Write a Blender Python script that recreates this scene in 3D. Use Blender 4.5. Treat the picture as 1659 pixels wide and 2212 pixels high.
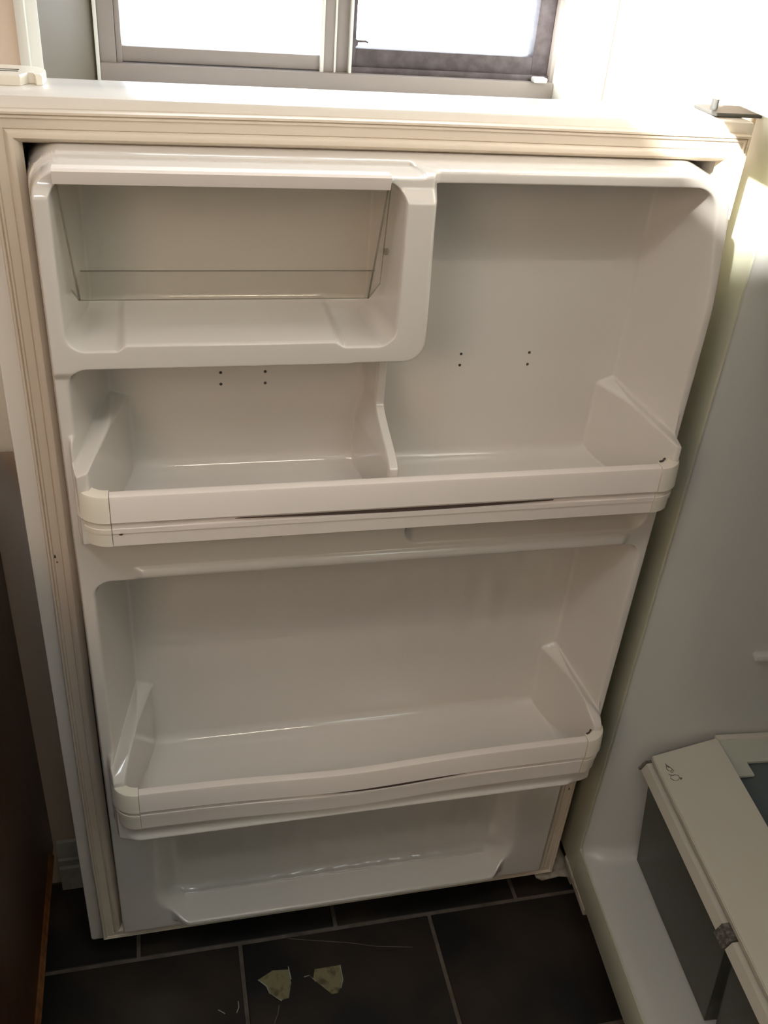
import bpy, bmesh, math, random
import numpy as np
from mathutils import Vector

for o in list(bpy.data.objects):
    bpy.data.objects.remove(o, do_unlink=True)
S = bpy.context.scene
COL = S.collection
ZO = 0.10            # the floor is z = 0; all coordinates below count from the bottom of the door, 10 cm above it
PI = math.pi

# ------------------------------------------------------------------ camera
cam = bpy.data.cameras.new('camera')
cam.sensor_fit = 'VERTICAL'
cam.sensor_height = 24.0
cam.lens = 2039.5 / 2212 * 24.0
cam.clip_start = 0.02
co = bpy.data.objects.new('camera', cam)
co.location = (0.1096, -0.9351, 1.3862 + ZO)
co.rotation_euler = (0.9939, -0.0744, -0.2192)
COL.objects.link(co)
S.camera = co

# ------------------------------------------------------------------ light
w = bpy.data.worlds.new('sky'); S.world = w; w.use_nodes = True
bgn = w.node_tree.nodes['Background']
bgn.inputs[0].default_value = (0.86, 0.93, 1.0, 1)
bgn.inputs[1].default_value = 8.0

def lamp(name, kind, loc, energy, color, **k):
    l = bpy.data.lights.new(name, kind); l.energy = energy; l.color = color
    for a, b in k.items(): setattr(l, a, b)
    o = bpy.data.objects.new(name, l); o.location = (loc[0], loc[1], loc[2] + ZO); COL.objects.link(o)
    return o
sun = lamp('sun', 'SUN', (-3, -2, 3), 28.0, (1.0, 0.98, 0.92), angle=math.radians(2.0))
sun.rotation_euler = Vector((-0.65, -0.65, 0.65)).to_track_quat('Z', 'Y').to_euler()
def aim(o, p): o.rotation_euler = (o.location - Vector((p[0], p[1], p[2] + ZO))).to_track_quat('Z', 'Y').to_euler()
key = lamp('warm_room_lamp', 'AREA', (-0.75, -1.45, 1.65), 6.3, (1.0, 0.72, 0.52), shape='DISK', size=0.7)
aim(key, (0.35, 0, 0.9))
cool = lamp('cool_room_lamp', 'AREA', (0.95, -1.55, 2.0), 3.0, (0.86, 1.0, 0.95), shape='DISK', size=0.7)
aim(cool, (0.35, 0, 0.9))
tube_light = lamp('ceiling_tube', 'AREA', (0.34, -0.86, 2.15), 3.0, (1.0, 0.87, 0.72), shape='RECTANGLE', size=0.40, size_y=0.03)
S.view_settings.view_transform = 'Standard'
S.view_settings.look = 'None'
S.view_settings.exposure = 0.0
S.view_settings.gamma = 1.0
S.view_settings.use_curve_mapping = False

# ------------------------------------------------------------------ materials
def mat(name, col, rough=0.5, metal=0.0, spec=0.5, coat=0.0, noise=None, bump=0.0, bscale=200.0, trans=0.0):
    m = bpy.data.materials.new(name); m.use_nodes = True
    nt = m.node_tree; b = nt.nodes['Principled BSDF']
    b.inputs['Base Color'].default_value = (*col, 1)
    b.inputs['Roughness'].default_value = rough
    b.inputs['Metallic'].default_value = metal
    b.inputs['Specular IOR Level'].default_value = spec
    b.inputs['Coat Weight'].default_value = coat
    b.inputs['Coat Roughness'].default_value = 0.08
    b.inputs['Transmission Weight'].default_value = trans
    tc = nt.nodes.new('ShaderNodeTexCoord')
    if noise:
        c2, sc, lo, hi = noise
        n = nt.nodes.new('ShaderNodeTexNoise'); n.inputs['Scale'].default_value = sc; n.inputs['Detail'].default_value = 6
        r = nt.nodes.new('ShaderNodeValToRGB')
        r.color_ramp.elements[0].position = lo; r.color_ramp.elements[0].color = (*col, 1)
        r.color_ramp.elements[1].position = hi; r.color_ramp.elements[1].color = (*c2, 1)
        nt.links.new(tc.outputs['Object'], n.inputs['Vector'])
        nt.links.new(n.outputs['Fac'], r.inputs['Fac'])
        nt.links.new(r.outputs['Color'], b.inputs['Base Color'])
    if bump:
        n = nt.nodes.new('ShaderNodeTexNoise'); n.inputs['Scale'].default_value = bscale; n.inputs['Detail'].default_value = 3
        u = nt.nodes.new('ShaderNodeBump'); u.inputs['Strength'].default_value = bump; u.inputs['Distance'].default_value = 0.001
        nt.links.new(tc.outputs['Object'], n.inputs['Vector'])
        nt.links.new(n.outputs['Fac'], u.inputs['Height'])
        nt.links.new(u.outputs['Normal'], b.inputs['Normal'])
    return m

def wood(name, dark, light):
    m = mat(name, dark, 0.38, coat=0.1)
    nt = m.node_tree; b = nt.nodes['Principled BSDF']
    tc = nt.nodes.new('ShaderNodeTexCoord'); mp = nt.nodes.new('ShaderNodeMapping')
    mp.inputs['Scale'].default_value = (26, 26, 2.2)
    n = nt.nodes.new('ShaderNodeTexNoise'); n.inputs['Scale'].default_value = 2.0; n.inputs['Detail'].default_value = 8; n.inputs['Distortion'].default_value = 0.6
    r = nt.nodes.new('ShaderNodeValToRGB')
    r.color_ramp.elements[0].position = 0.35; r.color_ramp.elements[0].color = (*dark, 1)
    r.color_ramp.elements[1].position = 0.7; r.color_ramp.elements[1].color = (*light, 1)
    nt.links.new(tc.outputs['Object'], mp.inputs[0]); nt.links.new(mp.outputs[0], n.inputs['Vector'])
    nt.links.new(n.outputs['Fac'], r.inputs[0]); nt.links.new(r.outputs[0], b.inputs['Base Color'])
    return m

def clear(name, tint, rough, ior=1.46, body=0.0, bodycol=(0.5, 0.5, 0.5)):
    m = bpy.data.materials.new(name); m.use_nodes = True
    nt = m.node_tree; nt.nodes.clear()
    out = nt.nodes.new('ShaderNodeOutputMaterial')
    t = nt.nodes.new('ShaderNodeBsdfTransparent'); t.inputs[0].default_value = (*tint, 1)
    g = nt.nodes.new('ShaderNodeBsdfGlossy'); g.inputs['Roughness'].default_value = rough
    lw = nt.nodes.new('ShaderNodeLayerWeight'); lw.inputs[0].default_value = 0.5
    pw = nt.nodes.new('ShaderNodeMath'); pw.operation = 'POWER'; pw.inputs[1].default_value = 5.0
    f = nt.nodes.new('ShaderNodeMath'); f.operation = 'MULTIPLY_ADD'
    r0 = ((ior - 1) / (ior + 1)) ** 2; f.inputs[1].default_value = 0.6; f.inputs[2].default_value = r0
    nt.links.new(lw.outputs['Facing'], pw.inputs[0]); nt.links.new(pw.outputs[0], f.inputs[0])
    mx = nt.nodes.new('ShaderNodeMixShader')
    first = t
    if body:
        d = nt.nodes.new('ShaderNodeBsdfDiffuse'); d.inputs[0].default_value = (*bodycol, 1)
        tl = nt.nodes.new('ShaderNodeBsdfTranslucent'); tl.inputs[0].default_value = (*bodycol, 1)
        m1 = nt.nodes.new('ShaderNodeMixShader'); m1.inputs[0].default_value = 0.5
        nt.links.new(d.outputs[0], m1.inputs[1]); nt.links.new(tl.outputs[0], m1.inputs[2])
        m2 = nt.nodes.new('ShaderNodeMixShader'); m2.inputs[0].default_value = body
        nt.links.new(t.outputs[0], m2.inputs[1]); nt.links.new(m1.outputs[0], m2.inputs[2])
        first = m2
    nt.links.new(f.outputs[0], mx.inputs[0]); nt.links.new(first.outputs[0], mx.inputs[1]); nt.links.new(g.outputs[0], mx.inputs[2])
    nt.links.new(mx.outputs[0], out.inputs[0])
    return m

M = dict(
    plastic=mat('liner_plastic', (0.735, 0.695, 0.645), 0.09, spec=0.75, coat=0.35),
    cap=mat('cap_plastic', (0.84, 0.79, 0.68), 0.22),
    rail=mat('rail_plastic', (0.86, 0.79, 0.74), 0.25),
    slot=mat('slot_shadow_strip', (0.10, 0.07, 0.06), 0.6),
    gasket=mat('gasket_vinyl', (0.70, 0.61, 0.50), 0.40),
    steel=mat('painted_steel', (0.80, 0.755, 0.69), 0.26, coat=0.3, bump=0.05, bscale=600),
    flange=mat('flange_steel', (0.64, 0.65, 0.52), 0.4),
    inner=mat('cavity_plastic', (0.60, 0.61, 0.58), 0.20),
    cfloor=mat('crisper_white', (0.60, 0.58, 0.50), 0.42, bump=0.08, bscale=300),
    crim=mat('crisper_rim_green', (0.52, 0.55, 0.47), 0.4),
    cglass=mat('crisper_dark_glass', (0.10, 0.125, 0.13), 0.3, coat=0.2),
    cbody=clear('crisper_clear_plastic', (0.70, 0.72, 0.68), 0.25, 1.4, 0.30, (0.36, 0.37, 0.34)),
    clear=clear('clear_styrene', (0.99, 0.988, 0.975), 0.06, 1.35),
    edge=clear('clear_styrene_edge', (0.80, 0.80, 0.76), 0.1, 1.7, 0.22, (0.6, 0.58, 0.5)),
    dark=mat('dark_plastic_and_shade', (0.05, 0.045, 0.04), 0.6),  # kick plate; also the painted shade in screw holes and cap gaps
    clip=mat('grey_clip', (0.09, 0.085, 0.075), 0.7, noise=((0.2, 0.19, 0.17), 180.0, 0.45, 0.6)),
    ink=mat('brown_ink', (0.07, 0.06, 0.045), 0.7),
    rust=mat('grimy_steel', (0.50, 0.46, 0.38), 0.55, noise=((0.24, 0.18, 0.12), 60.0, 0.5, 0.75)),
    metal=mat('grey_metal', (0.10, 0.10, 0.095), 0.55, metal=0.3),
    wall=mat('wall_paint', (0.76, 0.62, 0.50), 0.8, bump=0.1, bscale=120),
    wallw=mat('wall_paint_pale', (0.78, 0.76, 0.68), 0.8),
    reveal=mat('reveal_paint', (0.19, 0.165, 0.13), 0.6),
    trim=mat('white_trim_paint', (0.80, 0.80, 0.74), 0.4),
    base=mat('baseboard_paint', (0.50, 0.48, 0.42), 0.5, noise=((0.3, 0.28, 0.24), 25.0, 0.55, 0.8)),
    alu=mat('window_vinyl', (0.30, 0.265, 0.245), 0.45),
    darkalu=mat('dark_screen_frame', (0.075, 0.06, 0.065), 0.55, noise=((0.15, 0.13, 0.14), 70.0, 0.4, 0.8)),
    pane=clear('window_pane', (0.98, 0.99, 1.0), 0.0, 1.3),
    tile=mat('slate_tile', (0.042, 0.031, 0.022), 0.42, noise=((0.014, 0.0135, 0.014), 6.0, 0.38, 0.62), bump=0.35, bscale=18),
    grout=mat('grout', (0.16, 0.13, 0.105), 0.9, noise=((0.09, 0.075, 0.06), 30.0, 0.4, 0.7)),
    chip=mat('bare_tile_clay', (0.25, 0.22, 0.115), 0.8, noise=((0.12, 0.09, 0.05), 60.0, 0.5, 0.65)),
    chipe=mat('chip_edge', (0.42, 0.40, 0.34), 0.7),
    wood=wood('dark_cherry_wood', (0.050, 0.016, 0.006), (0.085, 0.030, 0.011)),
    woodl=wood('light_wood_moulding', (0.10, 0.036, 0.012), (0.24, 0.095, 0.03)),
    toe=mat('toe_kick_paint', (0.015, 0.012, 0.01), 0.9),
    ceil=mat('ceiling_paint', (0.75, 0.73, 0.68), 0.9),
)

# ------------------------------------------------------------------ builders
ORG = {}
def root(name, loc, label=None, cat=None, kind=None):
    o = bpy.data.objects.new(name, None); o.empty_display_size = 0.05
    COL.objects.link(o); p = Vector((loc[0], loc[1], loc[2] + ZO)); o.location = p; ORG[o.name] = p
    if label: o['label'] = label
    if cat: o['category'] = cat
    if kind: o['kind'] = kind
    return o

def link(name, me, m, parent=None, org=None, label=None, kind=None, smooth=30):
    """me holds world coordinates (door frame); move them to the object's own origin."""
    if org is None:
        org = ORG[parent.name] if parent else Vector((0, 0, ZO))
    else:
        org = Vector((org[0], org[1], org[2] + ZO))
    n = len(me.vertices); a = np.empty(n * 3); me.vertices.foreach_get('co', a)
    a = a.reshape(-1, 3); a[:, 2] += ZO; a -= np.array(org); me.vertices.foreach_set('co', a.ravel())
    if m: me.materials.append(m)
    if smooth:
        me.polygons.foreach_set('use_smooth', [True] * len(me.polygons))
        if smooth < 170: me.set_sharp_from_angle(angle=math.radians(smooth))
    me.update()
    o = bpy.data.objects.new(name, me); COL.objects.link(o); ORG[o.name] = org
    if parent:
        o.parent = parent; o.location = org - ORG[parent.name]
    else:
        o.location = org
    if label: o['label'] = label
    if kind: o['kind'] = kind
    return o

def mesh(V, F, recalc=True):
    me = bpy.data.meshes.new('m'); me.from_pydata([tuple(map(float, v)) for v in V], [], F)
    if recalc:
        bm = bmesh.new(); bm.from_mesh(me); bmesh.ops.recalc_face_normals(bm, faces=bm.faces); bm.to_mesh(me); bm.free()
    return me

def bm_mesh(bm):
    bmesh.ops.recalc_face_normals(bm, faces=bm.faces)
    me = bpy.data.meshes.new('m'); bm.to_mesh(me); bm.free(); return me

def add_box(bm, lo, hi, bev=0.0, seg=2, T=None):
    b2 = bmesh.new(); bmesh.ops.create_cube(b2, size=1)
    for v in b2.verts:
        v.co = Vector([lo[i] + (v.co[i] + 0.5) * (hi[i] - lo[i]) for i in range(3)])
    if bev:
        bmesh.ops.bevel(b2, geom=list(b2.edges), offset=bev, segments=seg, affect='EDGES', profile=0.5)
    t = bpy.data.meshes.new('t'); b2.to_mesh(t); b2.free()
    n0 = len(bm.verts); bm.from_mesh(t); bpy.data.meshes.remove(t); bm.verts.ensure_lookup_table()
    if T:
        for v in list(bm.verts)[n0:]: v.co = T(v.co)

def box(name, lo, hi, m, parent=None, bev=0.0, seg=2, T=None, **k):
    bm = bmesh.new(); add_box(bm, lo, hi, bev, seg, T); return link(name, bm_mesh(bm), m, parent, **k)

def loft(loops, close=True, cap0=False, cap1=False):
    """loops: list of equal-length point lists; each loop closed if close."""
    V = [p for l in loops for p in l]; n = len(loops[0]); F = []
    for i in range(len(loops) - 1):
        for j in range(n if close else n - 1):
            k = (j + 1) % n
            F.append((i * n + j, i * n + k, (i + 1) * n + k, (i + 1) * n + j))
    if cap0: F.append(tuple(range(n)))
    if cap1: F.append(tuple(range((len(loops) - 1) * n, len(loops) * n))[::-1])
    return V, F

def prism(poly, axis, a, b):
    """extrude a 2D polygon along an axis (0,1,2) from a to b."""
    def P(u, v, w_):
        return {0: (w_, u, v), 1: (u, w_, v), 2: (u, v, w_)}[axis]
    return loft([[P(u, v, a) for u, v in poly], [P(u, v, b) for u, v in poly]], True, True, True)

def tube(pts, r, n=8):
    loops = []
    for i, p in enumerate(pts):
        p = Vector(p); q0 = Vector(pts[max(0, i - 1)]); q1 = Vector(pts[min(len(pts) - 1, i + 1)])
        t = (q1 - q0).normalized(); u = t.orthogonal().normalized(); v = t.cross(u)
        loops.append([p + (u * math.cos(2 * PI * k / n) + v * math.sin(2 * PI * k / n)) * r for k in range(n)])
    return loft(loops, True, True, True)

def merge(*vf):
    V, F = [], []
    for v, f in vf:
        n = len(V); V += list(v); F += [tuple(i + n for i in q) for q in f]
    return V, F

# fridge frame: a = along its open front towards the camera, b = into the fridge
ANG = -0.0819
FS = 0.968; FO = Vector((0.7498, -0.0299, 0.0444)); FA = Vector((math.sin(ANG), -math.cos(ANG), 0)); FB = Vector((math.cos(ANG), math.sin(ANG), 0))
def FT(c): return FO + (FA * c[0] + FB * c[1] + Vector((0, 0, c[2]))) * FS

# ================================================================== SETTING
# floor: grout bed with slate tiles in running bond
floor = box('floor', (-1.6, -2.6, -0.16), (1.75, 0.30, -0.1015), M['grout'], kind='structure', org=(0, 0, -0.1))
rows = [(0.0057, 0.175, 0.019), (-0.234, 0.0057, -0.1453), (-0.474, -0.234, 0.019), (-0.714, -0.474, -0.1453), (-0.954, -0.714, 0.019)]
rng = random.Random(4)
tile_at = {}
for ri, (y0, y1, xs) in enumerate(rows):
    x = xs - 3 * 0.3291
    while x < 1.3:
        g = 0.0032
        z = -0.1 + rng.uniform(-0.0004, 0.0003)
        t = box('tile', (x + g, y0 + g, -0.108), (x + 0.3291 - g, y1 - g, z), M['tile'], floor, bev=0.0012, seg=1, org=(x + 0.1645, (y0 + y1) / 2, -0.1))
        tile_at[(ri, round(x, 2))] = t
        x += 0.3291
# broken patches in the glaze of the middle tile (bare clay) with raised pale rims
mid = [t for k, t in tile_at.items() if k[0] == 1 and abs(k[1] - 0.18) < 0.02][0]
left = [t for k, t in tile_at.items() if k[0] == 1 and abs(k[1] + 0.15) < 0.02][0]
def flat(pts, z0, z1): return prism(pts, 2, z0, z1)
CH1 = [(0.207, -0.064), (0.232, -0.052), (0.258, -0.055), (0.259, -0.078), (0.252, -0.102), (0.240, -0.104), (0.222, -0.090), (0.218, -0.076)]
CH2 = [(0.300, -0.062), (0.342, -0.062), (0.341, -0.092), (0.331, -0.108), (0.321, -0.108), (0.307, -0.092), (0.295, -0.078)]
for poly in (CH1, CH2):
    link('chipped_patch', mesh(*flat(poly, -0.1005, -0.0992)), M['chip'], mid, label='chipped patch of bare yellow clay')
def arc(pts, r=0.0009, z=-0.0992): return tube([(p[0], p[1], z) for p in pts], r, 5)
link('chip_rim', mesh(*merge(arc([(0.207, -0.064), (0.219, -0.077), (0.223, -0.091), (0.240, -0.105)]), arc([(0.258, -0.050), (0.2595, -0.072)]),
    arc([(0.281, -0.072), (0.290, -0.071), (0.299, -0.083)]), arc([(0.3425, -0.062), (0.3425, -0.088), (0.337, -0.101)]))), M['chipe'], mid)
link('scratch', mesh(*merge(arc([(0.265, 0.0), (0.31, -0.012), (0.36, -0.024), (0.41, -0.040), (0.47, -0.052)], 0.0007), arc([(0.235, -0.112), (0.231, -0.126), (0.226, -0.135), (0.222, -0.15)], 0.0010))), M['grout'], mid)
link('scratch', mesh(*merge(arc([(0.140, -0.102), (0.150, -0.110)], 0.0008), arc([(0.172, -0.094), (0.172, -0.104), (0.168, -0.112)], 0.0009))), M['chipe'], left)

# back wall around the window opening (y = 0.175 .. 0.30)
HX0, HX1, HZ0, HZ1 = -0.004, 0.618, 1.185, 1.95
bm = bmesh.new()
for lo, hi in (((-1.7, 0.175, -0.16), (HX0, 0.30, 2.35)), ((HX1, 0.175, -0.16), (1.85, 0.30, 2.35)),
               ((HX0, 0.175, -0.16), (HX1, 0.30, HZ0)), ((HX0, 0.175, HZ1), (HX1, 0.30, 2.35))):
    add_box(bm, lo, hi)
link('wall_back', bm_mesh(bm), M['wall'], kind='structure', org=(0, 0.175, -0.1))
box('wall_left', (-1.7, -2.7, -0.16), (-1.6, 0.175, 2.35), M['wallw'], kind='structure')
box('wall_right', (1.75, -2.7, -0.16), (1.85, 0.175, 2.35), M['wallw'], kind='structure')
box('wall_front', (-1.6, -2.7, -0.16), (1.75, -2.6, 2.35), M['wallw'], kind='structure')
# ceiling with an opening added out of view to let sun and sky in
bm = bmesh.new()
KX0, KX1, KY0, KY1 = -0.525, -0.08, -1.30, -0.80
for lo, hi in (((-1.7, -2.7, 2.35), (KX0, 0.30, 2.37)), ((KX1, -2.7, 2.35), (1.85, 0.30, 2.37)),
               ((KX0, -2.7, 2.35), (KX1, KY0, 2.37)), ((KX0, KY1, 2.35), (KX1, 0.30, 2.37))):
    add_box(bm, lo, hi)
link('ceiling', bm_mesh(bm), M['ceil'], kind='structure', org=(0, -1, 2.35))

# baseboard behind the door
bbp = [(0.175, -0.1), (0.157, -0.1), (0.157, -0.045), (0.160, -0.040), (0.160, -0.026), (0.163, -0.022), (0.163, -0.010), (0.168, 0.002), (0.170, 0.008), (0.175, 0.010)]
link('baseboard_back', mesh(*prism(bbp, 0, -0.108, 1.75)), M['base'], kind='structure', org=(0, 0.17, -0.1))

# window_1
win = root('window_1', (0.3, 0.26, 1.19), kind='structure')
def strip(name, x0, x1, y0, y1, z0, z1, m, bev=0.0015, **k): return box(name, (x0, y0, z0), (x1, y1, z1), m, win, bev=bev, **k)
# splayed reveals
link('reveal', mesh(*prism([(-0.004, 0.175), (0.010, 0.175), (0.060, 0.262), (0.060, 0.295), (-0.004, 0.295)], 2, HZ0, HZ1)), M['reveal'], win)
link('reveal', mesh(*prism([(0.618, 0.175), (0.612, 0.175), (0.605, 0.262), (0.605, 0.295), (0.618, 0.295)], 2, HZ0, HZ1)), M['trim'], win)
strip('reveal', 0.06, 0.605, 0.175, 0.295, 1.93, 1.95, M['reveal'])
strip('window_stool', -0.02, 0.64, 0.160, 0.300, 1.172, 1.1868, M['trim'], 0.003)
# casings: moulded strips
def casing(x0, x1, s):
    p = [(0.0, 0.0), (0.0, -0.010), (0.25, -0.013), (0.45, -0.013), (0.5, -0.008), (0.8, -0.006), (1.0, -0.003), (1.0, 0.0)]
    poly = [((x0 + (x1 - x0) * (u if s > 0 else 1 - u)), 0.175 + v) for u, v in p]
    link('casing', mesh(*prism(poly, 2, 1.187, 2.0)), M['trim'], win)
casing(-0.010, 0.011, 1); box('casing', (0.612, 0.1725, 1.187), (0.633, 0.176, 2.0), M['trim'], win, bev=0.001)
# frame, fixed sash, sliding sash with its dark screen frame
strip('jamb_strip', 0.060, 0.064, 0.255, 0.29, 1.187, 1.93, M['trim'], 0.0008)
strip('window_frame', 0.064, 0.605, 0.256, 0.30, 1.187, 1.2095, M['alu'])
strip('window_frame', 0.064, 0.082, 0.262, 0.30, 1.205, 1.93, M['alu'])
strip('window_frame', 0.600, 0.606, 0.262, 0.30, 1.205, 1.93, M['alu'])
strip('sash_rail', 0.086, 0.316, 0.266, 0.285, 1.2105, 1.2265, M['alu'])
strip('sash_stile', 0.082, 0.0885, 0.264, 0.287, 1.208, 1.93, M['alu'])
strip('sash_stile', 0.315, 0.330, 0.264, 0.287, 1.209, 1.93, M['alu'])
strip('sash_stile', 0.330, 0.349, 0.268, 0.290, 1.209, 1.93, M['alu'])
strip('sash_bead', 0.312, 0.3165, 0.261, 0.268, 1.209, 1.93, M['trim'], 0.0008)
strip('sash_bead', 0.3285, 0.331, 0.262, 0.268, 1.209, 1.93, M['trim'], 0.0006)
strip('sash_bead', 0.346, 0.3495, 0.260, 0.268, 1.209, 1.93, M['trim'], 0.0008)
strip('screen_rail', 0.350, 0.600, 0.272, 0.292, 1.2095, 1.2355, M['darkalu'])
strip('screen_rail', 0.350, 0.600, 0.266, 0.272, 1.2085, 1.216, M['darkalu'], 0.0006)
strip('screen_stile', 0.350, 0.3555, 0.270, 0.292, 1.21, 1.93, M['darkalu'], 0.001)
strip('screen_stile', 0.578, 0.5995, 0.2712, 0.292, 1.21, 1.93, M['darkalu'])
strip('pane', 0.088, 0.316, 0.276, 0.279, 1.225, 1.93, M['pane'], 0)
strip('pane', 0.355, 0.579, 0.280, 0.283, 1.233, 1.93, M['pane'], 0)
link('latch_hook', mesh(*merge(tube([(0.354, 0.268, 1.2435), (0.360, 0.267, 1.2435), (0.366, 0.266, 1.2437), (0.369, 0.266, 1.2425)], 0.0012), prism([(0.351, 1.236), (0.357, 1.239), (0.357, 1.2445), (0.351, 1.247)], 1, 0.266, 0.270))), M['darkalu'], win)
box('sash_roller', (0.576, 0.250, 1.2095), (0.594, 0.264, 1.2155), M['trim'], win, bev=0.002)

# ================================================================== CABINET at the left
cab = root('kitchen_cabinet', (-0.40, -0.40, -0.1), 'dark reddish brown wooden base cabinet left of the open refrigerator door', 'cabinet')
CX = -0.1135
box('side_panel', (CX - 0.018, -0.95, 0.0), (CX, 0.173, 0.765), M['wood'], cab, bev=0.001)
box('carcass', (-0.70, -0.95, 0.0), (CX - 0.018, 0.173, 0.765), M['wood'], cab)
box('toe_kick', (-0.70, -0.95, -0.1), (CX - 0.07, 0.173, 0.0), M['toe'], cab)
box('worktop', (-0.72, -0.97, 0.765), (CX - 0.005, 0.174, 0.80), M['reveal'], cab, bev=0.004)
mp = [(CX, 0.004), (CX + 0.003, 0.005), (CX + 0.004, 0.010), (CX + 0.002, 0.014), (CX + 0.0055, 0.017), (CX + 0.006, 0.024), (CX + 0.003, 0.028), (CX + 0.004, 0.033), (CX + 0.002, 0.038), (CX, 0.040)]  # moulding strip in a lighter wood tone than the panel
link('moulding', mesh(*loft([[(x, -0.95, z) for x, z in mp], [(x, 0.135, z) for x, z in mp]], True, True, True)), M['woodl'], cab, label='lighter orange brown moulding')

# ================================================================== REFRIGERATOR
fr = root('refrigerator', (0.95, -0.35, -0.1), 'white refrigerator with its empty fresh food door swung wide open', 'refrigerator')
# --- cabinet shell (slabs of one painted body)
bm = bmesh.new()
add_box(bm, (-0.075, 0.0, -0.042), (0.0, 0.66, 1.74), 0.003, 2, FT)
add_box(bm, (0.70, 0.0, -0.042), (0.745, 0.66, 1.74), 0.003, 2, FT)
add_box(bm, (-0.001, 0.0, -0.042), (0.701, 0.66, 0.029), 0.0015, 2, FT)
add_box(bm, (-0.001, 0.0, 1.160), (0.701, 0.66, 1.225), 0.0015, 2, FT)
add_box(bm, (-0.001, 0.0, 1.70), (0.701, 0.66, 1.74), 0.0015, 2, FT)
add_box(bm, (-0.001, 0.62, 0.0), (0.701, 0.66, 1.72), 0, 2, FT)
link('cabinet_shell', bm_mesh(bm), M['flange'], fr)
box('kick_plate', (-0.03, 0.05, -0.149), (0.73, 0.62, -0.042), M['dark'], fr, T=FT)
bm = bmesh.new(); add_box(bm, (-0.040, -0.0015, -0.056), (0.072, 0.02, -0.040), 0.002, 2, FT)
link('toe_plate', bm_mesh(bm), M['rust'], fr)
fd = box('freezer_door', (-0.040, -0.085, 1.238), (0.74, -0.006, 1.735), M['steel'], fr, bev=0.006, T=FT)

# --- inner liner of the food compartment: lofted rounded rectangles
def rrect(a0, a1, z0, z1, r, n=6):
    P = []
    for cx_, cz_, s in ((a1 - r, z1 - r, 0), (a0 + r, z1 - r, 1), (a0 + r, z0 + r, 2), (a1 - r, z0 + r, 3)):
        for k in range(n + 1):
            t = PI / 2 * (s + k / n); P.append((cx_ + r * math.cos(t), cz_ + r * math.sin(t)))
    return P
loops = []
for b, ins, r in ((0.0045, -0.0005, 0.012), (0.002, 0.0012, 0.012), (0.001, 0.003, 0.014), (0.003, 0.006, 0.016), (0.010, 0.0105, 0.02), (0.022, 0.016, 0.024), (0.045, 0.021, 0.028), (0.10, 0.026, 0.03), (0.30, 0.032, 0.03), (0.52, 0.038, 0.035), (0.55, 0.045, 0.035), (0.56, 0.07, 0.03)):
    zi = min(ins, 0.012 + ins * 0.1) if ins > 0 else ins
    z0 = 0.031 + zi * 0.55
    loops.append([FT((a, b, z)) for a, z in rrect(0.001 + ins, 0.699 - ins, z0, 1.158 - ins, r)])
V, F = loft(loops, True, False, True)
link('cavity_liner', mesh(V, F), M['inner'], fr, smooth=60)
for z in (0.49, 0.72):
    box('shelf_rail', (0.026, 0.165, z), (0.042, 0.50, z + 0.012), M['inner'], fr, bev=0.004, T=FT)

# --- crisper cover: sloped white front apron, rim and dark glass
cc = bmesh.new()
def quad_slab(bm, pts, th):
    top = [bm.verts.new(FT(p)) for p in pts]; bot = [bm.verts.new(FT((p[0], p[1], p[2] - th))) for p in pts]
    bm.faces.new(top); bm.faces.new(bot[::-1]); n = len(pts)
    for i in range(n): bm.faces.new((top[i], bot[i], bot[(i + 1) % n], top[(i + 1) % n]))
ZF, ZB, BF, BB = 0.300, 0.336, 0.052, 0.150
quad_slab(cc, [(0.039, BF, ZF), (0.665, BF, ZF), (0.665, BB, ZB), (0.041, BB, ZB)], 0.009)
bmesh.ops.bevel(cc, geom=list(cc.edges), offset=0.0012, segments=2, affect='EDGES')
cover = link('crisper_cover', bm_mesh(cc), M['cfloor'], fr)
box('cover_rim', (0.036, BB - 0.002, ZB - 0.012), (0.046, 0.53, ZB + 0.001), M['cfloor'], cover, bev=0.001, T=FT)
box('cover_rim', (0.655, BB - 0.002, ZB - 0.012), (0.668, 0.53, ZB + 0.001), M['cfloor'], cover, bev=0.001, T=FT)
bm = bmesh.new()
quad_slab(bm, [(0.046, BB, ZB - 0.003), (0.046, 0.53, ZB - 0.003), (0.082, 0.53, ZB - 0.012), (0.082, BB, ZB - 0.012)], 0.004)
add_box(bm, (0.080, BB, ZB - 0.017), (0.108, BB + 0.034, ZB - 0.012), 0.001, 1, FT)
link('glass_ledge', bm_mesh(bm), M['crim'], cover)
box('glass_pane', (0.046, BB, ZB - 0.024), (0.655, 0.53, ZB - 0.019), M['cglass'], cover, T=FT)
# worn printed fruit and vegetable outlines on the apron
def onap(a, b): return FT((a, b, ZF + (b - BF) / (BB - BF) * (ZB - ZF) + 0.0004))
def pen(pts, r=0.00045): return tube([onap(*p) for p in pts], r, 4)
def px(u, v):  # local sketch grid (mm) on the apron
    return (0.060 + u / 1000.0, 0.062 + v / 1000.0)
fr1 = [(0, 3), (4, 3.5), (8, 6), (13, 8), (16, 6), (14, 2), (9, 1), (5, 2), (2, 3)]
fr2 = [(24, 2), (28, 0), (33, 3), (35, 8), (32, 12), (27, 12), (24, 8), (24, 3)]
link('printed_icon', mesh(*merge(pen([px(*p) for p in fr1]), pen([px(13, 8), px(17, 9), px(19, 5), px(15, 4)]), pen([px(5, 3), px(9, 5)]))), M['ink'], cover)
link('printed_icon', mesh(*merge(pen([px(*p) for p in fr2]), pen([px(24, 4), px(20, 0)]), pen([px(32, 12), px(33, 15), px(35, 12)], 0.0009))), M['ink'], cover)

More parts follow.
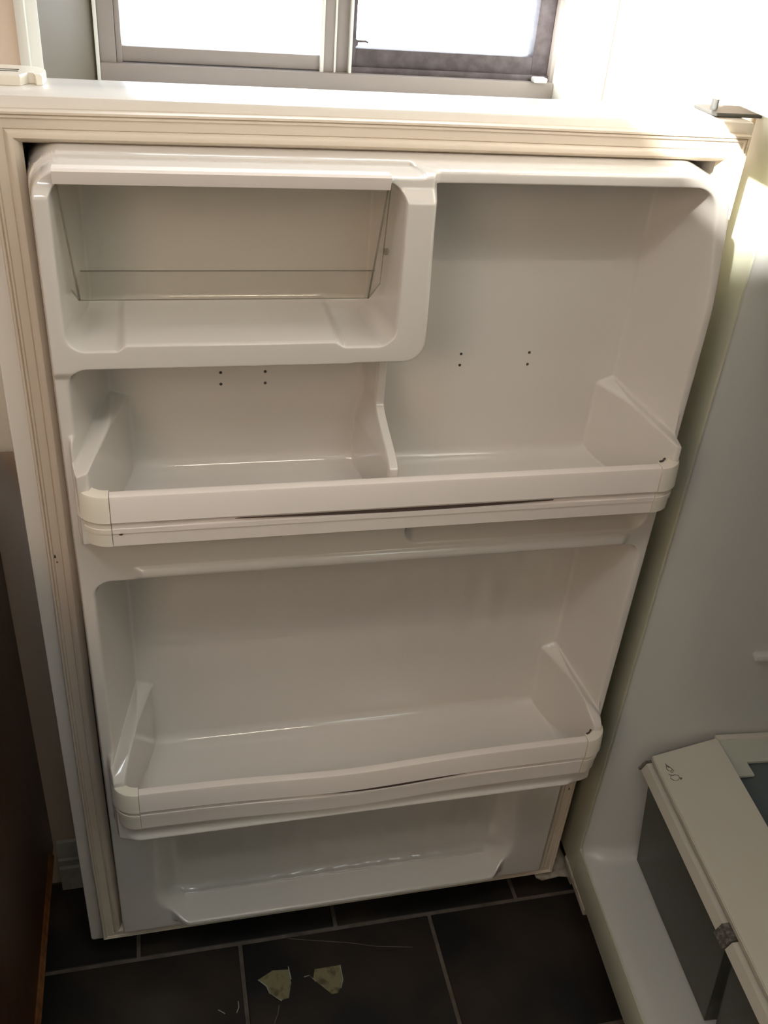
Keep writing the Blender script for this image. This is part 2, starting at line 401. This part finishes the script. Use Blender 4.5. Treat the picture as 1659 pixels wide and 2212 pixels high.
# --- two crisper drawers
def drawer(a0, a1):
    bm = bmesh.new()
    th = 0.002
    zt, zb = 0.274, 0.045
    def slab(P, Q):   # between two quads
        vs = [bm.verts.new(FT(p)) for p in P + Q]
        for f in ((0, 1, 2, 3), (7, 6, 5, 4), (0, 4, 5, 1), (1, 5, 6, 2), (2, 6, 7, 3), (3, 7, 4, 0)): bm.faces.new([vs[i] for i in f])
    i = 0.004
    f0 = [(a0, 0.058, zt), (a1, 0.058, zt), (a1 - i, 0.086, zb), (a0 + i, 0.086, zb)]
    slab(f0, [(p[0], p[1] + th, p[2]) for p in f0])
    l0 = [(a0, 0.058, zt), (a0, 0.50, zt), (a0 + i, 0.47, zb), (a0 + i, 0.086, zb)]
    slab(l0, [(p[0] + th, p[1], p[2]) for p in l0])
    r0 = [(a1, 0.058, zt), (a1, 0.50, zt), (a1 - i, 0.47, zb), (a1 - i, 0.086, zb)]
    slab(r0, [(p[0] - th, p[1], p[2]) for p in r0])
    b0 = [(a0 + i, 0.086, zb), (a1 - i, 0.086, zb), (a1 - i, 0.47, zb), (a0 + i, 0.47, zb)]
    slab(b0, [(p[0], p[1], p[2] + th) for p in b0])
    d = link('crisper_drawer', bm_mesh(bm), M['cbody'], fr)
    prof = [(0.074, 0.287), (0.047, 0.284), (0.041, 0.270), (0.0435, 0.269), (0.049, 0.279), (0.074, 0.280)]
    V, F = loft([[FT((a, b, z)) for b, z in prof] for a in (a0 + 0.003, a1 - 0.004)], True, True, True)
    link('drawer_pull', mesh(V, F), M['cfloor'], d)
    # ribs moulded on the inner front
    for k in range(8):
        a = a0 + 0.03 + k * 0.032
        box('drawer_rib', (a, 0.0745, 0.215), (a + 0.0016, 0.090, 0.268), M['edge'], d, T=FT)
    return d
d1 = drawer(0.037, 0.322)
d2 = drawer(0.340, 0.655)
V, F = loft([[FT((a, b, z)) for b, z in [(0.076, 0.288), (0.045, 0.2855), (0.038, 0.268), (0.041, 0.267), (0.048, 0.281), (0.076, 0.283)]] for a in (0.316, 0.341)], True, True, True)
link('drawer_clip', mesh(V, F), M['clip'], d1)
V, F = loft([[FT((a, b, z)) for b, z in [(0.074, 0.2875), (0.046, 0.2845), (0.038, 0.270), (0.041, 0.269), (0.049, 0.279), (0.074, 0.280)]] for a in (0.0345, 0.039)], True, True, True)
link('drawer_clip', mesh(V, F), M['clip'], d1)

# --- hinge bracket under the door and centre hinge above it
V, F = prism([(0.703, 0.003), (0.712, -0.004), (0.745, -0.001), (0.766, -0.006), (0.7715, 0.03), (0.7715, 0.085), (0.70, 0.085)], 2, -0.0405, -0.0375)
V2, F2 = prism([(0.7685, -0.006), (0.7715, -0.006), (0.7715, 0.085), (0.7685, 0.085)], 2, -0.062, -0.0375)
link('hinge_bracket', mesh(*merge((V, F), (V2, F2))), M['rust'], fr)
bm = bmesh.new(); add_box(bm, (0.700, 0.030, 1.2175), (0.775, 0.080, 1.2215), 0.001, 1)
link('centre_hinge', bm_mesh(bm), M['metal'], fr)
link('hinge_pin', mesh(*tube([(0.712, 0.058, 1.215), (0.712, 0.058, 1.2305)], 0.004, 12)), M['metal'], fr)

# ------------------------------------------------------------------ the door
DX0, DX1, DZ0, DZ1 = -0.050, 0.737, -0.036, 1.217
def rl(x0, x1, z0, z1, y, r=0.004, n=3): return [(x, y, z) for x, z in rrect(x0, x1, z0, z1, r, n)]
loops = [rl(DX0 + .006, DX1 - .006, DZ0 + .006, DZ1 - .006, 0.105), rl(DX0 + .002, DX1 - .002, DZ0 + .002, DZ1 - .002, 0.1035), rl(DX0, DX1, DZ0, DZ1, 0.099),
         rl(DX0, DX1, DZ0, DZ1, 0.013), rl(DX0 + .001, DX1 - .001, DZ0 + .001, DZ1 - .001, 0.0105), rl(DX0 + .003, DX1 - .003, DZ0 + .003, DZ1 - .003, 0.0095),
         rl(-0.004, 0.704, -0.004, 1.181, 0.0095), rl(-0.004, 0.704, -0.004, 1.181, 0.085)]
V, F = loft(loops, True, True, True)
door = link('door', mesh(V, F), M['steel'], fr, org=(0.735, 0.05, -0.036), label='white fresh food door swung open, seen from inside')

# --- gasket ring, lofted loops with mitred corners
gp = [(0, -0.010), (0, 0.001), (0.001, 0.003), (0.003, 0.003), (0.004, 0.0008), (0.0048, 0.0022), (0.0065, 0.0022), (0.0075, 0.0005), (0.0160, 0.0005), (0.0170, -0.0008),
      (0.0185, 0.001), (0.021, 0.0028), (0.0245, 0.0028), (0.0270, 0.0005), (0.0290, -0.004), (0.031, -0.009)]
WL, WR, WT, WB = 0.030, 0.028, 0.029, 0.021
loops = []
NS = 24
for o, d in gp:
    f = 1 - o / 0.031
    x0, x1, z0, z1 = -WL * f, 0.70 + WR * f, -WB * f, 1.177 + WT * f
    L = []
    def sag(t): return 0.0022 * math.sin(t * PI) * (0.3 + 0.7 * f)
    for k in range(NS): L.append((x0 + (x1 - x0) * k / NS, -d, z0))
    for k in range(NS): L.append((x1, -d, z0 + (z1 - z0) * k / NS))
    for k in range(NS): t = k / NS; L.append((x1 + (x0 - x1) * t, -d - 0.0008 * math.sin(9 * t), z1 + sag(t)))
    for k in range(NS): t = k / NS; L.append((x0 + 0.0015 * math.sin(t * PI * 2.2), -d, z1 + (z0 - z1) * t))
    loops.append(L)
V, F = loft(loops, True)
gasket = link('gasket', mesh(V, F), M['gasket'], door, smooth=40, label='cream folded vinyl seal')

# --- vacuum formed liner as a fine depth field d(x, z), positive towards the room
def sm(t): t = np.clip(t, 0, 1); return t * t * (3 - 2 * t)
def smin(a, b, k): return 0.5 * (a + b - np.sqrt((a - b) ** 2 + k * k)) + 0.0
def smax(a, b, k): return 0.5 * (a + b + np.sqrt((a - b) ** 2 + k * k))
def recess(x, z, x0, x1, z0, z1, R, dl, dr, db, dt, face, back, k=0.006, fil=0.0):
    el, er, eb, et = x - x0, x1 - x, z - z0, z1 - z
    ex, dx = np.minimum(el, er), np.where(el < er, dl, dr)
    ez, dz = np.minimum(eb, et), np.where(eb < et, db, dt)
    s = np.minimum(ex / dx, ez / dz)
    if np.isscalar(R): R = np.full_like(x, R)
    cx_, cz_ = np.maximum(R - ex, 0), np.maximum(R - ez, 0)
    ins = (cx_ > 0) & (cz_ > 0)
    q = np.sqrt(cx_ ** 2 + cz_ ** 2) + 1e-9
    wgt = (cx_ ** 2 * dx + cz_ ** 2 * dz) / (q * q)
    # corners sharpen gradually towards the back of the recess
    sc = (R - q) / np.maximum(wgt, 0.004)
    s = np.where(ins, np.minimum(sc, s), s)
    v = (face - back) * (1 - s)
    h = back + 0.5 * (v + np.sqrt(v * v + k * k))
    if fil:      # round fillet where the walls meet the back
        a = np.minimum(eb - db, et - dt)
        t = np.clip(fil - a, 0, fil)
        h = np.maximum(h, back + 0.0015 + fil - np.sqrt(fil * fil - t * t))
    return h

def liner_depth(x, z):
    # front faces of the solid parts
    Fc = np.full_like(x, 0.076)
    tr = sm((z - 1.03) / 0.12) * sm((x - 0.366) / 0.012)
    Fc = Fc - 0.020 * tr
    dairy = sm((0.378 - x) / 0.008) * sm((z - 0.980) / 0.01)
    Fc = Fc + 0.004 * dairy - 0.010 * dairy * sm((z - 1.150) / 0.015)
    # support shelf below each row of rails
    inx = sm((x - 0.016) / 0.008) * sm((0.684 - x) / 0.008)
    ramp1 = np.clip((z - 0.790) * 1.45, 0, 0.032)
    Fc = Fc + np.where(z < 0.92, ramp1 * sm((0.93 - z) / 0.03), 0) * inx
    # shoulders beside the rails stick out a little further
    ramp2 = 0.028 * sm((z - 0.300) / 0.03)
    Fc = Fc + np.where((z < 0.48), ramp2 * sm((0.475 - z) / 0.03), 0) * inx
    # the bottom lip of the middle bin: rounded bead with round lower corners
    # everything lower drops back to a shallow panel
    cxl = np.maximum(0.012 + 0.030 - x, 0); cxr = np.maximum(x - (0.688 - 0.030), 0)
    cxx = np.maximum(cxl, cxr)
    zb = 0.335 + 0.030 - np.sqrt(np.maximum(0.030 ** 2 - np.minimum(cxx, 0.0299) ** 2, 0))
    low = 0.012 + 0 * x
    Fc = low + (Fc - low) * sm((z - zb + 0.001) / 0.006)
    bead = 0.006 * np.exp(-((z - zb - 0.008) / 0.005) ** 2)
    Fc = Fc + bead * sm((x - 0.03) / 0.02) * sm((0.66 - x) / 0.02)
    # lip of the bottom pocket
    lipx = sm((x - 0.075) / 0.03) * sm((0.628 - x) / 0.03)
    Fc = Fc + 0.018 * lipx * sm((z - 0.012) / 0.012) * sm((0.075 - z) / 0.02)
    # ledge bead between the two bins
    bx = sm((x - 0.066) / 0.014) * sm((0.662 - x) / 0.014)
    Fc = Fc + 0.0055 * bx * np.sqrt(np.clip(1 - ((z - 0.748) / 0.0075) ** 2, 0, 1))
    # ledge notch at the right
    D = Fc
    h = recess(x, z, 0.372, 0.676, 0.762, 0.802, 0.018, 0.010, 0.010, 0.013, 0.003, 0.076, 0.052, 0.003)
    D = smin(D, h, 0.002)
    # outer wall of the liner
    ol, orr, ot, ob = x - 0.0, 0.70 - x, 1.1790 - z, z + 0.001
    Rr = np.where(x > 0.35, 0.046, 0.034)
    e1, e2 = np.minimum(ol, orr), ot
    cx_, cz_ = np.maximum(Rr - e1, 0), np.maximum(Rr - e2, 0)
    corner = (cx_ > 0) & (cz_ > 0)
    q = np.where(corner, Rr - np.sqrt(cx_ ** 2 + cz_ ** 2), np.minimum(e1, e2))
    wt = np.where(corner, cz_ ** 2 / (cx_ ** 2 + cz_ ** 2 + 1e-12), np.where(e2 < e1, 1.0, 0.0))
    sl = 8.6 + 14.0 * wt
    outer = -0.012 + q * sl
    tier = 0.030 + np.maximum(q - 0.0055, 0) * sl
    tq = sm((0.372 - x) / 0.02)
    outer = outer * (1 - tq) + tq * np.where(outer > 0.030, np.maximum(np.minimum(outer, 0.030), tier), outer)
    D = smin(D, outer, 0.005 + 0.007 * sm((z - 1.12) / 0.03) * (1 - tq))
    D = smin(D, -0.012 + ob * 8, 0.004)
    # ---- recesses
    def shoulder(x0, x1, back0, back1, zf, zb_):
        """side walls step inwards below a slanted shoulder"""
        fl = np.clip((x - x0) / (back0 - x0), 0, 1); fr_ = np.clip((x1 - x) / (x1 - back1), 0, 1)
        L = x0 + 0.0200 * sm((zf + (zb_ - zf) * fl - z) / 0.010 + 0.5)
        Rt = x1 - 0.0200 * sm((zf + (zb_ - zf) * fr_ - z) / 0.010 + 0.5)
        return L, Rt
    notch = 0.0055 * sm((x - 0.070) / 0.010) * sm((0.292 - x) / 0.012)
    hd = recess(x, z, 0.0255, 0.3405, 1.0105 + notch, 1.168, 0.019, 0.018, 0.009, 0.0045, 0.008, 0.078, -0.030, 0.008, 0.010)
    D = smin(D, hd, 0.0035)
    L, Rt = shoulder(0.0235, 0.6805, 0.055, 0.647, 0.892, 0.914)
    zt_ = np.where(x < 0.373, 1.30, 1.168)
    r1 = recess(x, z, L, Rt, 0.812, 1.1655, np.where(z > 1, 0.034, 0.020), 0.031, 0.032, 0.0055, 0.008, 0.066 + 0.010 * sm((1.12 - z) / 0.1), -0.030, 0.008, 0.015)
    r0_ = recess(x, z, L, Rt, 0.700, 0.992, 0.020, 0.031, 0.032, 0.0055, 0.006, 0.076, -0.030, 0.008)
    ddx, ddz = x - 0.372, 0.993 - z
    Rc = 0.022
    eb_ = np.where((ddx > -Rc) & (ddz > -Rc), np.sqrt(np.maximum(ddx + Rc, 0) ** 2 + np.maximum(ddz + Rc, 0) ** 2) - Rc, np.maximum(ddx, ddz))
    vb = 0.108 * (1 - eb_ / 0.008)
    block = -0.030 + 0.5 * (vb + np.sqrt(vb * vb + 0.008 ** 2))
    bc = np.maximum(r1, block)
    bc = np.where(x < 0.30, np.maximum(bc, np.where(z > 0.95, r0_, -1)), bc)
    hz = 0.016 + 0.084 * sm((0.918 - z) / 0.040)
    hz = np.where(z > 0.99, -0.04, hz)
    cxd = 0.3445
    ridge = hz + 0.004 - np.abs(x - cxd) * 0 - np.maximum(np.abs(x - cxd) - 0.0045, 0) * 11
    bc2 = smax(bc, ridge, 0.010)
    bc = np.where((z < 0.99) & (z > 0.80), bc2, bc)
    D = smin(D, bc, 0.004)
    # middle bin
    L, Rt = shoulder(0.0245, 0.6795, 0.055, 0.651, 0.453, 0.487)
    r3 = recess(x, z, L, Rt, 0.3705, 0.7385, 0.020, 0.030, 0.028, 0.0055, 0.006, 0.078, -0.030, 0.008, 0.015)
    r3 = r3 + 0.0005 * np.sin(x * 2 * PI / 0.041 + 1.0) * sm((z - 0.42) / 0.05)
    D = smin(D, r3, 0.004)
    # bottom pocket
    r4 = recess(x, z, 0.046, 0.652, 0.030, 0.420, np.where(z < 0.2, 0.062, 0.02), 0.040, 0.045, 0.010, 0.006, 0.030, -0.030, 0.008, 0.013)
    r4 = r4 + 0.0006 * np.sin(x * 2 * PI / 0.037)
    bump = 0.010 * np.exp(-((x - 0.628) / 0.012) ** 2 - ((z - 0.185 - (0.628 - x) * 1.6) / 0.05) ** 2)
    r4 = r4 + bump
    D = np.where(z < 0.33, smin(D, r4, 0.006), D)
    return D

def fine(lo, hi, bands, fs, cs):
    v = [lo]
    while v[-1] < hi:
        s = cs
        for a, b in bands:
            if a - cs <= v[-1] <= b: s = fs
        v.append(v[-1] + s)
    v[-1] = hi
    return np.array(v)
xs = fine(0.0, 0.70, [(0, 0.088), (0.318, 0.392), (0.605, 0.70)], 0.0008, 0.0024)
zs = fine(-0.001, 1.179, [(-0.01, 0.062), (0.290, 0.40), (0.44, 0.47), (0.725, 0.83), (0.88, 0.90), (0.97, 1.03), (1.148, 1.18)], 0.0007, 0.0022)
X, Z = np.meshgrid(xs, zs)
D = liner_depth(X, Z)
nx, nz = len(xs), len(zs)
co_ = np.stack([X, -D, Z], -1).reshape(-1, 3)
idx = np.arange(nx * nz).reshape(nz, nx)
q = np.stack([idx[:-1, :-1], idx[:-1, 1:], idx[1:, 1:], idx[1:, :-1]], -1).reshape(-1, 4)
me = bpy.data.meshes.new('liner')
me.vertices.add(len(co_)); me.vertices.foreach_set('co', co_.ravel())
me.loops.add(q.size); me.loops.foreach_set('vertex_index', q.ravel().astype(np.int32))
me.polygons.add(len(q)); me.polygons.foreach_set('loop_start', np.arange(0, q.size, 4, dtype=np.int32)); me.polygons.foreach_set('loop_total', np.full(len(q), 4, dtype=np.int32))
me.update(calc_edges=True)
liner = link('door_liner', me, M['plastic'], door, smooth=179, label='glossy off-white moulded plastic inner liner')

# --- retainer rails and their rounded end caps, swept profiles
def rail_profile(h, groove=0.0, thick=0.012, top=0.0):
    """(outward offset, z below the top edge); closed section"""
    g = groove
    return [(-thick + 0.001, -h), (-thick, -0.003), (-thick + 0.002, 0), (-0.0035, 0), (-0.001, -0.0012), (0, -0.004), (0.0012, -0.0275), (0.0016, -0.0300), (0.0008, -0.0315), (-0.0012, -0.0320),
            (-0.0012, -0.0335), (-0.0012 - g, -0.0340), (-0.0012 - g, -0.0385), (-0.0006, -0.0392), (-0.0006, -0.0445), (-0.0018, -0.0452), (-0.0022, -h)]
def sweep(path, prof_fn, ztop_fn):
    """path: list of ((x, d), (nx, nd)) in plan"""
    loops = []
    for i, (p, n) in enumerate(path):
        t = i / (len(path) - 1)
        loops.append([(p[0] + n[0] * o, -(p[1] + n[1] * o), ztop_fn(t) + z) for o, z in prof_fn(t)])
    return loft(loops, True, True, True)
def cap_path(side):
    P = []
    R_ = 0.030
    x_out, d_front, x_in = 0.0205, 0.1205, 0.0525
    P.append(((x_out, 0.070), (-1, 0))); P.append(((x_out, d_front - R_), (-1, 0)))
    for k in range(1, 9):
        t = PI / 2 * k / 8
        P.append(((x_out + R_ - R_ * math.cos(t), d_front - R_ + R_ * math.sin(t)), (-math.cos(t), math.sin(t))))
    P.append(((x_in, d_front), (0, 1)))
    if side > 0:
        P = [((0.704 - p[0], p[1]), (-n[0], n[1])) for p, n in P]
    return P
def bin_front(zt, h, sagf, gfn, tag_):
    n = 60
    path = [((0.0532 + (0.6508 - 0.0532) * k / n, 0.120), (0, 1)) for k in range(n + 1)]
    V, F = sweep(path, lambda t: rail_profile(h, gfn(t)), lambda t: zt + sagf(t))
    r = link('retainer_rail', mesh(V, F), M['rail'], door, smooth=35, label=tag_)
    # dark strip for the shade behind the crease
    path = [((0.09 + 0.52 * k / 40, 0.120), (0, 1)) for k in range(41)]
    for s in (-1, 1):
        V, F = sweep(cap_path(s), lambda t: [(o * (1.0 if o > -0.005 else 1.25) + 0.0008, z * 1.0 + 0.0004) for o, z in rail_profile(h, 0.0, 0.0130)], lambda t: zt)
        link('rail_end_cap', mesh(V, F), M['cap'], door, smooth=35)
    return r
def g1(t): return 0.0065 * max(0.0, math.sin(PI * min(1, max(0, (t - 0.06) / 0.88)))) ** 1.2
def g2(t): return 0.0075 * math.exp(-((t - 0.55) / 0.17) ** 2)
def s2(t): return -0.0085 * math.exp(-((t - 0.44) / 0.20) ** 2) * (1 if t < 0.5 else 1)
bin_front(0.875, 0.0605, lambda t: 0.0, g1, 'long straight rail across the upper bins')
bin_front(0.4405, 0.0650, s2, g2, 'long rail of the middle bin, bowed down near its centre')
def slit(zt, sagf, x0, x1):  # solid dark strip that paints the shade inside the rail groove
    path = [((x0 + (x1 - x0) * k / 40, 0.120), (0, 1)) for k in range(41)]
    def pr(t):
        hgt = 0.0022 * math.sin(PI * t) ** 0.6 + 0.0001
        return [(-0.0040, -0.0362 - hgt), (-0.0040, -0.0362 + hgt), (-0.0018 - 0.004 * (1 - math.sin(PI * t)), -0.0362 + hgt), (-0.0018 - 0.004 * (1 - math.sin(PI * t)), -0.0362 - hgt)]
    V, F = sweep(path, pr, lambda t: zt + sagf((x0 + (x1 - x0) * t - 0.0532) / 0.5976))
    link('rail_shade_strip', mesh(V, F), M['slot'], door, label='dark strip painting the shade in the gap under the rail face')
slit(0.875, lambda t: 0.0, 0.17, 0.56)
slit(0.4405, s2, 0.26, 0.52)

# --- clear dairy flap with white grip bar
def lsheet(P, th=0.0016, axis=1):
    Q = [tuple(p[i] + (th if i == axis else 0) for i in range(3)) for p in P]
    n = len(P)
    return list(P) + Q, [tuple(range(n)), tuple(range(n, 2 * n))[::-1]] + [(i, (i + 1) % n, n + (i + 1) % n, n + i) for i in range(n)]
A_ = [(0.0315, -0.070, 1.163), (0.3240, -0.070, 1.163), (0.3150, -0.0555, 1.052), (0.0400, -0.0555, 1.052)]
Bq = [(0.0400, -0.0555, 1.052), (0.3150, -0.0555, 1.052), (0.3370, 0.002, 1.060), (0.0240, 0.002, 1.060)]
CL = [(0.0315, -0.070, 1.163), (0.0400, -0.0555, 1.052), (0.0285, -0.026, 1.056), (0.0275, -0.040, 1.158)]
CR = [(0.3240, -0.070, 1.163), (0.3150, -0.0555, 1.052), (0.3330, -0.026, 1.056), (0.3335, -0.040, 1.158)]
flap = link('dairy_flap', mesh(*merge(lsheet(A_), lsheet(Bq, 0.0016, 2), lsheet(CL, 0.0014, 0), lsheet(CR, -0.0014, 0))), M['clear'], door, smooth=0, label='clear plastic flap over the dairy compartment')
def ed(p, q, r=0.0009): return tube([p, q], r, 6)
E_ = merge(ed(A_[0], A_[3]), ed(A_[1], A_[2]), ed(A_[3], A_[2], 0.0007), ed(Bq[3], Bq[2], 0.0007), ed(A_[3], CL[2]), ed(A_[2], CR[2]), ed(CL[2], CL[3], 0.0006), ed(CR[2], CR[3], 0.0006))
link('flap_edge', mesh(*E_), M['edge'], door)
for x0, x1 in ((0.0235, 0.0285), (0.3330, 0.3390)):
    link('flap_pivot', mesh(*tube([(x0, -0.034, 1.092), (x1, -0.034, 1.092)], 0.0035, 10)), M['edge'], door)
bar = [(-0.080, 1.1665), (-0.0815, 1.1745), (-0.079, 1.1765), (-0.066, 1.1765), (-0.066, 1.1735), (-0.076, 1.1720), (-0.077, 1.1640), (-0.079, 1.1635)]
link('flap_grip', mesh(*loft([[(x, y, z) for y, z in bar] for x in (0.0300, 0.3235)], True, True, True)), M['rail'], door)

# --- dark discs painting the shade in screw holes for the missing shelf clips
for x, z in ((0.174, 0.936), (0.223, 0.936), (0.174, 0.922), (0.223, 0.922), (0.449, 0.952), (0.449, 0.938), (0.533, 0.952), (0.533, 0.937)):
    dd = float(liner_depth(np.array([[x]]), np.array([[z]]))[0, 0])
    link('screw_hole_shade', mesh(*tube([(x, -dd + 0.002, z), (x, -dd - 0.0003, z)], 0.0017, 10)), M['dark'], door)

# --- handle: bar on the outside of the door with its mount on the top edge
hp = []
for z, k in ((0.800, 0.55), (0.803, 0.85), (0.812, 1.0), (1.215, 1.0), (1.224, 0.97), (1.228, 0.9)):
    hp.append([(x, y, z) for x, y in rrect(-0.074 - 0.026 * k, -0.074 + 0.026 * k, 0.134 - 0.030 * k, 0.134 + 0.026 * k, 0.010 * k, 3)])
V, F = loft(hp, True, True, True)
handle = link('door_handle', mesh(V, F), M['cap'], door)
mt = [(-0.095, 0.052), (0.000, 0.052), (0.0035, 0.060), (0.006, 0.066), (0.011, 0.066), (0.0135, 0.058), (0.0185, 0.060), (0.0205, 0.072), (0.020, 0.092), (0.012, 0.104), (-0.04, 0.110), (-0.095, 0.110)]
cx0 = sum(p[0] for p in mt) / len(mt); cy0 = sum(p[1] for p in mt) / len(mt)
def sc(f): return [(cx0 + (p[0] - cx0) * f, cy0 + (p[1] - cy0) * f) for p in mt]
V, F = loft([[(x, y, z) for x, y in sc(f)] for z, f in ((1.2172, 1.0), (1.2225, 1.0), (1.2250, 0.985), (1.2262, 0.95))], True, True, True)
link('handle_mount', mesh(V, F), M['cap'], door)
bm = bmesh.new()
for yy in (0.070, 0.079):
    add_box(bm, (-0.022, yy, 1.2258), (-0.003, yy + 0.0022, 1.2266))
link('mount_slot', bm_mesh(bm), M['ink'], door)

# --- dark slivers painting the shade where the right end caps have pulled away from the rails
for z in (0.8762, 0.4417):
    link('cap_gap_shade', mesh(*tube([(0.6535, -0.1075, z), (0.6575, -0.1065, z), (0.6625, -0.1015, z)], 0.0014, 6)), M['dark'], door)
# --- small scuffs and dirt
def scuff(x, z, d, w_=0.002, h_=0.004, seed=1):
    r = random.Random(seed); n = 9
    poly = [(x + w_ * (0.6 + 0.6 * r.random()) * math.cos(2 * PI * k / n), z + h_ * (0.5 + 0.7 * r.random()) * math.sin(2 * PI * k / n)) for k in range(n)]
    link('scuff', mesh(*prism(poly, 1, -d, -d - 0.0004)), M['ink'], door)
scuff(-0.0205, 0.726, 0.0042, 0.0013, 0.0032, 3); scuff(-0.0190, 0.718, 0.0042, 0.0010, 0.0012, 4)
scuff(0.0615, 0.829, 0.1187, 0.0020, 0.0013, 5); scuff(0.717, 0.197, 0.0036, 0.0012, 0.0034, 6)

print('polys', sum(len(o.data.polygons) for o in bpy.data.objects if o.type == 'MESH'))
